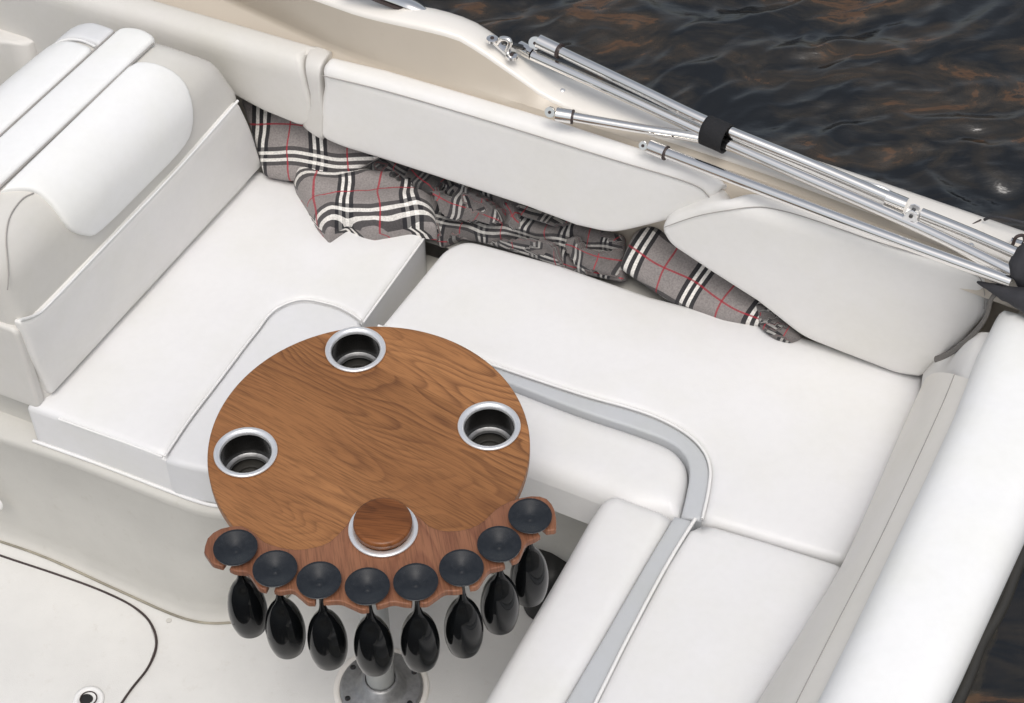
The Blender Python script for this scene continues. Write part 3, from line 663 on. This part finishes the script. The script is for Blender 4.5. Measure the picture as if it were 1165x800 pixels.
# ------------------------------------------------------------------ tartan cloth
random.seed(3)
def slope(b0, z0, th): return Prof([(b0, z0), (b0+.5*math.cos(R_(th)), z0+.5*math.sin(R_(th)))], 'a', 1)
def cloth(name, S, pts, label, cat, mat, ang, amp, sc, seed, thick=.05, r=.02, crown=.01, h=.010, corner=.012, off=(0, 0), warp=.01, ridged=False, aniso=2.2, group=None, fang=0.):
    pts = px(S, pts); c = np.mean(pts, 0)
    ca, sa = math.cos(R_(ang)), math.sin(R_(ang)); cf, sf = math.cos(R_(fang)), math.sin(R_(fang))
    def fold(u, v):
        uu, vv = (u*cf+v*sf)*sc, (-u*sf+v*cf)*sc*aniso
        wob = perlin(u*9+seed, v*9)*.8
        return perlin(uu*.55+seed*7+wob, vv*.55+seed*3+wob)*3.0+perlin(uu*1.1+seed, vv*1.1+wob)*.5
    def dsp(u, v):
        if ridged:
            q = fold(u, v); fq = q-np.floor(q)
            return amp*.55*(fq-.5)+amp*.45*(np.floor(q) % 2)+amp*.25*perlin(u*40+seed, v*40)
        uu, vv = (u*cf+v*sf)*sc, (-u*sf+v*cf)*sc*aniso
        wob = perlin(u*6+seed, v*6)*.6
        n1 = perlin(uu+seed*7+wob, vv+seed*3+wob*2)
        if ridged: n1 = (.35-np.abs(n1))*1.3+.45*(.3-np.abs(perlin(uu*2.3+seed+wob*2, vv*1.9+9+wob)))
        return amp*n1+amp*.25*perlin(uu*3+seed, vv*2+3)
    def uvf(u, v):
        if ridged:
            k = int(math.floor(float(fold(np.array([u]), np.array([v]))[0]))); an = R_(ang+((k*37) % 5-2)*27); x, y = u-c[0], v-c[1]
            q = .012*float(perlin(np.array([u*14+k*3]), np.array([v*14]))[0])
            return (x*math.cos(an)+y*math.sin(an)+.043*k+q, -x*math.sin(an)+y*math.cos(an)+.031*k-q)
        w1 = warp*float(perlin(np.array([u*9+seed]), np.array([v*9]))[0])*2; w2 = warp*float(perlin(np.array([u*9]), np.array([v*9+seed+5]))[0])*2
        return ((u-c[0])*ca+(v-c[1])*sa+off[0]+w1, -(u-c[0])*sa+(v-c[1])*ca+off[1]+w2)
    base = S.pos(np.array([c[0]]), np.array([c[1]]))[0]
    o = pad(name, S, pts, mat, None, thick=thick, r=r, crown=crown, ck=.04, h=h, corner=corner, disp=dsp, uvf=uvf, loc=base-ZX*.03)
    return tag(o, label, cat, group)
SA = slope(2.55, .43, 48)
cloth('blanket', SA, [(272, 112), (330, 118), (400, 150), (430, 178), (400, 196), (350, 205), (325, 206), (299, 201), (288, 160)],
      'flat folded grey tartan blanket tucked into the corner behind the seat back', 'blanket', plaid_m, 12, .012, 7, 2, thick=.04, r=.012, crown=.006, off=(.0, .02), warp=.006)
cloth('pillow', Flat(.47), [(331, 188), (345, 180), (363, 176), (420, 178), (470, 192), (492, 208), (497, 254), (466, 249), (425, 257), (412, 254), (394, 246), (373, 261), (360, 247), (348, 224), (335, 203)],
      'puffy grey tartan pillow with red lines lying on the forward seat corner', 'pillow', plaid_m, 28, .022, 8, 5, thick=.055, r=.028, crown=.022, off=(.06, .075), warp=.012, corner=.008)
SC = slope(2.575, .40, 48)
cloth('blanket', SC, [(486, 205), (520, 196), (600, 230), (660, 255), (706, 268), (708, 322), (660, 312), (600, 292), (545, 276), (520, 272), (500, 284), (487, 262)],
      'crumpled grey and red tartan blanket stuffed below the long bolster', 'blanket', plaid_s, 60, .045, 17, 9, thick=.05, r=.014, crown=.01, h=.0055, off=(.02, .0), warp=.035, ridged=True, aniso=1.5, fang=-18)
cloth('blanket', slope(2.60, .43, 55), [(375, 158), (420, 172), (480, 192), (540, 214), (520, 228), (486, 222), (440, 205), (395, 188)],
      'dark crumpled tartan scarf added to darken the gap under the bolster behind the pillow', 'scarf', plaid(name='added_dark_tartan', period=.08, dim=.22), 40, .04, 22, 13, thick=.04, r=.012, crown=.0, h=.007, warp=.05, ridged=True)  # dark tartan added as backing so the recess looks black
SD = slope(2.560, .405, 44)
cloth('cushion', SD, [(703, 303), (712, 280), (721, 262), (742, 254), (800, 285), (860, 335), (880, 352), (876, 372), (862, 372), (820, 367), (760, 343), (722, 318), (707, 308)],
      'smooth grey tartan cushion wedged between the side bench and the pointed bolster', 'cushion', plaid_m, -12, .010, 7, 21, thick=.05, r=.02, crown=.018, off=(.02, .07), warp=.006)
cloth('blanket', slope(2.548, .415, 40), [(858, 344), (874, 346), (905, 374), (912, 384), (898, 391), (880, 386), (864, 373)],
      'small rolled end of tartan cloth at the aft tip of the gap', 'cloth', plaid_s, 45, .02, 30, 25, thick=.03, r=.012, crown=.012, h=.006, warp=.03, ridged=True)

# ------------------------------------------------------------------ table
TC = P(420, 505, .68); ZT = .68
def circ(c, r, n=96): return np.array([(c[0]+r*math.cos(2*math.pi*k/n), c[1]+r*math.sin(2*math.pi*k/n)) for k in range(n)])
class World2:                     # u = x, v = y
    def __init__(s, z): s.z = z
    def pos(s, u, v): return np.stack([np.asarray(u, float), np.asarray(v, float), np.full(len(u), s.z)], 1)
    def nrm(s, u, v): return np.tile(ZX, (len(u), 1))
    def uv(s, x, y): p = P(x, y, s.z); return (float(p[0]), float(p[1]))
T68 = World2(ZT); TR = World2(ZT+.013)
pole_c = P(434, 783, ZF)
tb = thing('cockpit_table', (pole_c[0], pole_c[1], ZF), 'round brown wooden table with cup holders on a grey pedestal', 'table')
holders = [P(404.5, 398, ZT+.002), P(556.5, 485, ZT+.002), P(279.5, 515, ZT+.002)]
h4 = P(436, 602, ZT+.015)
hl = [circ(h, .0485, 40) for h in holders]+[circ(h4, .0485, 40)]
pad('tabletop', T68, circ(TC, .300, 160), wood_top, tb, thick=.022, r=.004, corner=0, h=.012, holes=hl)
def holder(c, k=1.0):
    g = obj('cup_holder', *lathe_geo([(.0480, -.003), (.0585*k, -.0005), (.0595*k, .001), (.0590*k, .003), (.0570*k, .0042), (.0535, .0042), (.0505, .003), (.0475, .0), (.0472, -.006)], c, 56), satin, tb)
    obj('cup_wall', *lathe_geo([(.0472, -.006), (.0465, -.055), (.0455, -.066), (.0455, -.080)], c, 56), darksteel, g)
    obj('cup_step', *lathe_geo([(.0465, -.058), (.043, -.060), (.039, -.060), (.038, -.066)], c, 56), alum, g)
    obj('cup_floor', *lathe_geo([(.0455, -.078), (.030, -.078), (.029, -.075), (.026, -.075), (.025, -.079), (.0, -.079)], c, 56), rubber, g)
for h_ in holders: holder(h_)
holder(h4, 1.05)
obj('pedestal_pole', *lathe_geo([(.031, .02), (.031, .5), (.031, .805)], pole_c, 40), polem, tb)
obj('top_plate', *lathe_geo([(.0, .785), (.09, .785), (.09, .807), (0, .807)], pole_c, 40), alum, tb)
fp = obj('floor_flange', *lathe_geo([(.092, .001), (.092, .006), (.088, .011), (.084, .012), (.060, .013), (.052, .020), (.042, .040), (.036, .044), (.0335, .044), (.0325, .030)], pole_c, 56), alum, tb)
obj('flange_gasket', *lathe_geo([(.106, .001), (.104, .0035), (.096, .004), (.093, .002)], pole_c, 56), deck_m, tb)
for k in range(6):
    a = R_(25+60*k); c = pole_c+np.array([math.cos(a)*.079, math.sin(a)*.079, .0115])
    obj('flange_screw', *lathe_geo([(.0065, 0), (.006, .003), (.003, .0035), (.0028, .002), (0, .002)], c, 16), darksteel, fp)

# rack of glasses lying on the front of the table
zr = ZT+.013
rk = thing('glass_rack', (TC[0], TC[1]-.33, ZT), 'reddish wooden scalloped rack on the front of the table holding eight glasses', 'rack')
feet = [(268, 624), (313, 648), (363, 661), (418, 668), (473, 663), (525, 647), (568, 620), (603, 588)]
fpos = [P(x, y, zr+.012) for x, y in feet]
upper = [(232, 628), (236, 612), (251, 601), (275, 598), (290, 607), (300, 616), (321, 623), (340, 625), (359, 622), (375, 616), (392, 600), (404, 586), (436, 576), (470, 583), (489, 599), (510, 604), (534, 601), (551, 592), (563, 580), (580, 570), (604, 564), (622, 567), (631, 580), (633, 594)]
up2 = [np.array(T68.uv(0, 0))*0+np.array(TR.uv(*p)) for p in upper]
lower = []
for i in range(7, -1, -1):          # from the right end back to the left one: radial slot at each glass
    c = fpos[i][:2]; d = c-TC[:2]; r0 = np.linalg.norm(d); th = math.atan2(d[1], d[0])
    skew = R_(-24 + 2.*i)*0
    dirn = np.array([math.cos(th), math.sin(th)]); perp = np.array([-dirn[1], dirn[0]])
    s = -1 if i < 4 else 1
    w = .0065
    tip = .035
    # slot mouths lean toward the nearer end of the rack
    lean = perp*(-.55*s) 
    ax_ = dirn*.9+lean*.45; ax_ /= np.linalg.norm(ax_); pp = np.array([-ax_[1], ax_[0]])
    a = c+ax_*tip+pp*(w+.014); b1 = c+ax_*(tip+.001)+pp*w
    lower += [a, b1, c+pp*w, c-ax_*w*.9, c-pp*w, c+ax_*(tip+.001)-pp*w, c+ax_*tip-pp*(w+.014)]
    if i == 7: lower[0] = np.array(TR.uv(633, 603))
    if i == 0: lower[-1] = np.array(TR.uv(241, 641))
    if i > 0:
        c2 = fpos[i-1][:2]; mth = .5*(th+math.atan2(*(c2-TC[:2])[::-1])); 
        lower.append(TC[:2]+np.array([math.cos(mth), math.sin(mth)])*(r0+.021))
loopr = [np.array(p) for p in catmull(up2, 2)]+lower
crn = [0]*(2*len(up2)-1)
for q in range(len(lower)): crn.append({0: .006, 1: .0015, 2: .006, 3: .004, 4: .006, 5: .0015, 6: .006, 7: .025}[q % 8])
pad('rack_board', TR, loopr, wood_rack, rk, thick=.0125, r=.003, corner=crn, h=.0045, holes=[circ(h4, .0485, 40)])

# wooden lid in the front cup holder
lid = thing('wooden_lid', h4, 'dark figured round wooden stopper standing in the front cup holder', 'lid')
obj('lid_disc', *lathe_geo([(.044, -.02), (.047, .0), (.0515, .006), (.0525, .018), (.0518, .0225), (.049, .0245), (.046, .025), (0, .025)], h4+np.array([0, .001, 0]), 64), wood_lid, lid)

# wine glasses hanging by their feet
def glass(c):
    g = thing('wine_glass', c, 'x', 'wine glass', 'black wine glasses hanging in the table rack')
    ft = [(.0, .0025), (.0035, .0022), (.006, .0006), (.009, .0010), (.013, .0022), (.020, .0048), (.028, .0078), (.0350, .0102), (.0380, .0113), (.0390, .0108), (.0390, .0092), (.034, .0065), (.022, .0005), (.010, -.004), (.0045, -.010)]
    obj('foot', *lathe_geo(ft, c, 64), foot_m, g)
    stem = [(.0050, -.010), (.0045, -.025), (.0046, -.050), (.0056, -.066), (.0078, -.080)]
    obj('stem', *lathe_geo(stem, c, 24), glass_m, g)
    bp = catmull([np.array(p) for p in [(.0078, -.080), (.0120, -.092), (.0215, -.110), (.0295, -.132), (.0345, -.158), (.0362, -.184), (.0345, -.212), (.0295, -.236)]], 5)
    bp = [tuple(p) for p in bp]+[(.0287, -.2372), (.0280, -.236)]+[(max(r-.0013, 0), z-.001) for r, z in bp[::-1][:-2]]
    obj('bowl', *lathe_geo(bp, c, 56), glass_m, g)
    return g
labels = ['black wine glass at the far left end of the rack', 'black wine glass, second from the left end of the rack', 'black wine glass, third from the left end of the rack',
          'black wine glass left of centre, hanging just left of the pedestal pole', 'black wine glass hanging just right of the pedestal pole', 'black wine glass, third from the right end of the rack',
          'black wine glass, second from the right end of the rack', 'black wine glass at the far right end in front of the black bag']
g0_ = glass(fpos[0]+np.array([0, 0, -.0075])); kids = list(g0_.children)
for i in range(8):
    if i == 0: g = g0_
    else:
        g = g0_.copy(); COL.objects.link(g)
        for ch in kids:
            c = ch.copy(); COL.objects.link(c); c.parent = g
        g.location = Vector(tuple(float(k) for k in fpos[i]+np.array([0, 0, -.0075])))
    g.rotation_euler = (0, 0, R_(37*i)); g['label'] = labels[i]

# black bag on the floor behind the right-hand glasses
bg = thing('bag', P(610, 690, ZF), 'black bag with thin wire handle tucked between rack and aft bench', 'bag')
SBG = World2(.0)
pad('bag_body', SBG, [np.array(SBG.uv(*p)) for p in [(592, 640), (600, 612), (618, 597), (640, 602), (655, 618), (655, 650), (632, 668), (602, 664)]], bagm, bg, thick=.145, r=.03, crown=.015, corner=.03, h=.012,
    disp=lambda u, v: .03*(.3-np.abs(perlin(u*16, v*16+3))))
obj('handle', *tube_geo(catmull([P(616, 598, .02), P(622, 598, .05), P(641, 620, .05), P(644, 626, .03), P(637, 628, .01)], 6), .003), steel, bg)

# ------------------------------------------------------------------ floor hatch
ht = thing('deck_hatch', W(-2.1, 1.4, ZF), 'off white hatch lid in the cockpit floor with dark rubber seal', 'hatch')
SF = Flat(ZF+.004)
hp = px(SF, [(-90, 600), (0, 632), (60, 652), (110, 670), (148, 688), (170, 707), (178, 732), (168, 760), (137, 802), (60, 930), (-90, 930)])
pad('hatch_lid', SF, hp, floor_m, ht, thick=.003, r=.002, corner=[0, 0, 0, 0, .02, .02, .02, .02, 0, 0, 0], h=.05)
obj('hatch_seal', *tube_geo(line_on(SF, hp[:10], 0, 8), .0027, n=8, flat=1), gasket, ht)
lc = P(101, 796, ZF+.005)
rg = obj('latch', *lathe_geo([(.034, 0), (.033, .003), (.027, .0045), (.023, .003), (.021, .001), (0, .001)], lc, 40), pipe_w, ht)
key = [(.0125*math.cos(t)*(1 if math.cos(t) < 0 else 1.25)-.002, .0125*math.sin(t)) for t in np.linspace(0, 2*math.pi, 30, endpoint=False)]
pad('keyhole', World2(lc[2]+.0035), [np.array((lc[0]+x-.004, lc[1]+y)) for x, y in key], holeblk, rg, thick=.002, r=.001, corner=0, h=.01)
obj('key_ring', *tube_geo(np.array([lc+np.array([.018*math.cos(t)+.000, .0175*math.sin(t), .0045]) for t in np.linspace(0, 2*math.pi, 36, endpoint=False)]), .0014, closed=True), gasket, rg)
for q in ((148, 703), (192, 706)):
    o = obj('deck_plug', *lathe_geo([(.0065, 0), (.006, .0012), (0, .0012)], P(*q, ZF+.001), 16), base_m, loc=P(*q, ZF)); tag(o, 'tiny round plug in the floor %s' % ('inside the hatch corner' if q[0] < 160 else 'just outside the hatch corner'), 'plug')

# ------------------------------------------------------------------ folded bimini frame
bf = thing('bimini_frame', P(800, 150, .8), 'folded polished steel canopy frame tubes lying along the side deck', 'frame')
def tb_(name, pts, r, mat=steel, parent=bf, n=14):
    V = [P(*p) for p in pts]; V = catmull(V, 8) if len(V) > 2 else np.array([V[0], V[0]*.5+V[1]*.5, V[1]])
    return obj(name, *tube_geo(V, r, n=n), mat, parent)
R1 = .0115
tb_('tube', [(628, 54, .90), (720, 98, .895), (810, 141, .885), (920, 186, .87), (1018, 228, .86)], R1)
tb_('tube', [(606, 63, .875), (700, 105, .87), (803, 152, .86), (900, 195, .855), (1043, 257, .85), (1157, 312, .85)], R1)
tb_('tube', [(640, 131, .84), (720, 145, .845), (798, 158, .85), (850, 174, .845), (960, 222, .835), (1080, 276, .83), (1155, 318, .83)], R1*.9)
tb_('tube', [(745, 169, .83), (860, 213, .84), (1000, 266, .845), (1150, 321, .85)], R1)
tb_('tube', [(1048, 243, .865), (1100, 264, .865), (1160, 290, .865)], R1)
tb_('end_cap', [(613, 47, .905), (636, 58, .90)], R1*1.35)
tb_('cap_joint', [(635.5, 57.7, .90), (637.5, 58.6, .90)], R1*1.45, gasket)
tb_('end_cap', [(592, 54, .87), (607, 62, .873)], R1*1.3)
tb_('end_cap', [(633, 130, .84), (651, 133, .84)], R1*1.3)
tb_('cap_joint', [(650.5, 133, .84), (652.5, 133.3, .84)], R1*1.36, gasket)
tb_('end_cap', [(739, 167, .83), (757, 174, .83)], R1*1.3)
tb_('cap_joint', [(756.5, 173.8, .83), (758.5, 174.6, .83)], R1*1.36, gasket)
tb_('end_cap', [(1009, 225, .862), (1031, 234, .86)], R1*1.35)
def eye(x, y, z, r=.011, mat=steel):
    c = P(x, y, z); ax = -BX*.9+ZX*.45
    e = obj('hinge_eye', *lathe_geo([(.0035, -.004), (r, -.004), (r+.001, 0), (r, .004), (.0035, .004), (.0035, -.004)], c, 20, ax), mat, bf)
    obj('pin', *lathe_geo([(0, .006), (.003, .006), (.0034, .004), (.0034, -.005), (0, -.005)], c, 12, ax), gasket, e)
eye(609, 49, .895, .014); eye(626, 127.5, .845); eye(732, 165.5, .835, .009)
# deck bracket at the forward end
br = obj('deck_bracket', *box_geo(P(571, 54, .888), (P(583, 65, .876)-P(559, 44, .898))*.5, BX*.009, ZX*.003), satin, bf, smooth=False)
for q in ((560, 45, .905), (582, 64, .884)):
    obj('bracket_foot', *lathe_geo([(.013, -.003), (.0125, .003), (.010, .004), (0, .004)], P(*q), 20), steel, br)
    obj('screw', *lathe_geo([(.0045, 0), (.004, .002), (0, .002)], P(*q)+ZX*.004, 12), gasket, br)
arch = catmull([P(565, 50, .895), P(571, 44, .915), P(580, 47, .915), P(577, 59, .888)], 6)
obj('bracket_loop', *tube_geo(arch, .006), steel, br)
obj('bracket_pin', *tube_geo(np.array([P(572, 48, .91), P(594, 54, .885)]), .006), darksteel, br)
# hinge fork aft
fk = P(1038, 243, .87)
for s in (-1, 1):
    c = fk+BX*.010*s
    pl_ = [c-AX*.018-ZX*.016, c+AX*.016-ZX*.02, c+AX*.010+ZX*.012, c+ZX*.016, c-AX*.008+ZX*.012]
    mb = MB(); n0 = [p-BX*.0015 for p in pl_]; n1_ = [p+BX*.0015 for p in pl_]
    mb.add(n0+n1_, [tuple(range(5)), tuple(range(9, 4, -1))]+[(k, (k+1) % 5, 5+(k+1) % 5, 5+k) for k in range(5)])
    mb.obj('hinge_fork', satin, bf, smooth=False)
obj('hinge_pin', *tube_geo(np.array([fk-BX*.015+ZX*.004, fk+BX*.015+ZX*.004]), .004), darksteel, bf)
# webbing strap round the bundle
stp = []
sc_, sd = P(815, 153, .868), P(826, 158, .868)-P(804, 148, .868); sd /= np.linalg.norm(sd); sn = np.cross(sd, ZX); sn /= np.linalg.norm(sn); 
for t_ in np.linspace(-.026, .026, 7):
    stp.append([sc_+sd*t_+sn*(.026*math.cos(k))*(1+.04*math.sin(3*k+t_*90))+ZX*(.030*math.sin(k)) for k in np.linspace(0, 2*math.pi, 28, endpoint=False)])
V, Fc = loft_geo(stp, closed=True); nb = len(V)
st_ = obj('strap', V, Fc, black_cloth, bf); md = st_.modifiers.new('s', 'SOLIDIFY'); md.thickness = .003
tb_('strap_tail', [(822, 163, .84), (829, 167, .838), (834, 168, .835)], .006, black_cloth)
# black snap at the deck edge
sn_ = thing('deck_snap', P(1155, 275, .8), 'small steel snap fitting on the white deck beside black canvas', 'fitting')
obj('snap_plate', *box_geo(P(1157, 276, .815), AX*.012, BX*.006, ZX*.004), steel, sn_, smooth=False)
obj('snap_loop', *tube_geo(catmull([P(1152, 279, .82), P(1156, 270, .84), P(1164, 268, .84), P(1166, 274, .82)], 5), .0035), gasket, sn_)
# canvas at the right edge
cv = thing('canvas_cover', P(1170, 320, .8), 'black canvas cover bunched over the tube ends at the right edge', 'canvas')
def lump(name, path, rad, seed):
    Vp = catmull([P(*p) for p in path], 10); rr = np.interp(np.linspace(0, 1, len(Vp)), np.linspace(0, 1, len(rad)), rad)
    V, Fc = tube_geo(Vp, rr, n=28); V = np.array(V); i = np.arange(len(V))
    c = np.repeat(Vp, 28, 0); d = V-c
    k = 1+.35*perlin(V[:, 0]*26+seed, V[:, 1]*26+V[:, 2]*30)+.12*perlin(V[:, 0]*70, V[:, 2]*70+V[:, 1]*50)
    obj(name, c+d*k[:, None], Fc, canvas, cv)
lump('canvas_roll', [(1160, 297, .865), (1166, 299, .87), (1185, 305, .87), (1240, 330, .87), (1300, 350, .87)], [.012, .045, .052, .055, .055], 3)
lump('canvas_fold', [(1112, 321, .81), (1125, 326, .82), (1146, 333, .83), (1180, 345, .84), (1235, 365, .84)], [.002, .007, .016, .026, .03], 8)
obj('cord', *tube_geo(catmull([P(1120, 250, .81), P(1130, 247, .83), P(1150, 250, .84), P(1175, 256, .84)], 6), .003), canvas, cv)
# windscreen frame end at the top
wf = thing('windscreen_frame', P(470, 5, .9), 'polished metal foot of the windscreen frame at the top edge', 'frame')
wa = np.array([P(389, -30, 1.0), P(430, -10, .96), P(462, 3, .925), P(486, 13, .912)])
obj('frame_bar', *tube_geo(catmull(wa, 6), np.interp(np.linspace(0, 1, 19), [0, .8, 1], [.022, .016, .004]), flat=.45), steel, wf)
obj('frame_underside', *tube_geo(catmull(wa-ZX*.012-BX*.006, 6), np.interp(np.linspace(0, 1, 19), [0, .8, 1], [.018, .010, .003]), flat=.45), gasket, wf)  # dark brown strip along the underside of the bar

# ------------------------------------------------------------------ world, light, camera
wd = bpy.data.worlds.new('World'); scene.world = wd; wd.use_nodes = True; nt = wd.node_tree
sky = nt.nodes.new('ShaderNodeTexSky'); sky.sky_type = 'NISHITA'; sky.sun_disc = False
SUN_EL, SUN_AZ = R_(64), R_(180)       # azimuth clockwise from +y
sky.sun_elevation = SUN_EL; sky.sun_rotation = SUN_AZ; sky.air_density = 1.2; sky.dust_density = 4.; sky.ozone_density = 1.
hs = nt.nodes.new('ShaderNodeHueSaturation'); hs.inputs['Saturation'].default_value = .42
nt.links.new(sky.outputs[0], hs.inputs['Color']); nt.links.new(hs.outputs[0], nt.nodes['Background'].inputs['Color']); nt.nodes['Background'].inputs['Strength'].default_value = .12
sl_ = bpy.data.lights.new('sun', 'SUN'); sl_.energy = 1.25; sl_.angle = R_(30); sl_.color = (1, .965, .92)
so = bpy.data.objects.new('sun', sl_); COL.objects.link(so)
sd_ = Vector((math.sin(SUN_AZ)*math.cos(SUN_EL), math.cos(SUN_AZ)*math.cos(SUN_EL), math.sin(SUN_EL)))
so.rotation_euler = (-sd_).to_track_quat('-Z', 'Y').to_euler(); so.location = (0, 0, 6)
cd = bpy.data.cameras.new('camera'); cd.sensor_fit = 'HORIZONTAL'; cd.sensor_width = 36; cd.lens = 36*F/1165; cd.clip_end = 5000; cd.clip_start = .05
co = bpy.data.objects.new('camera', cd); COL.objects.link(co); co.location = Vector(CAM.tolist()); co.rotation_euler = (math.pi/2-EL, 0, 0); scene.camera = co
scene.view_settings.view_transform = 'Standard'; scene.view_settings.look = 'None'; scene.view_settings.exposure = .15; scene.view_settings.gamma = 1
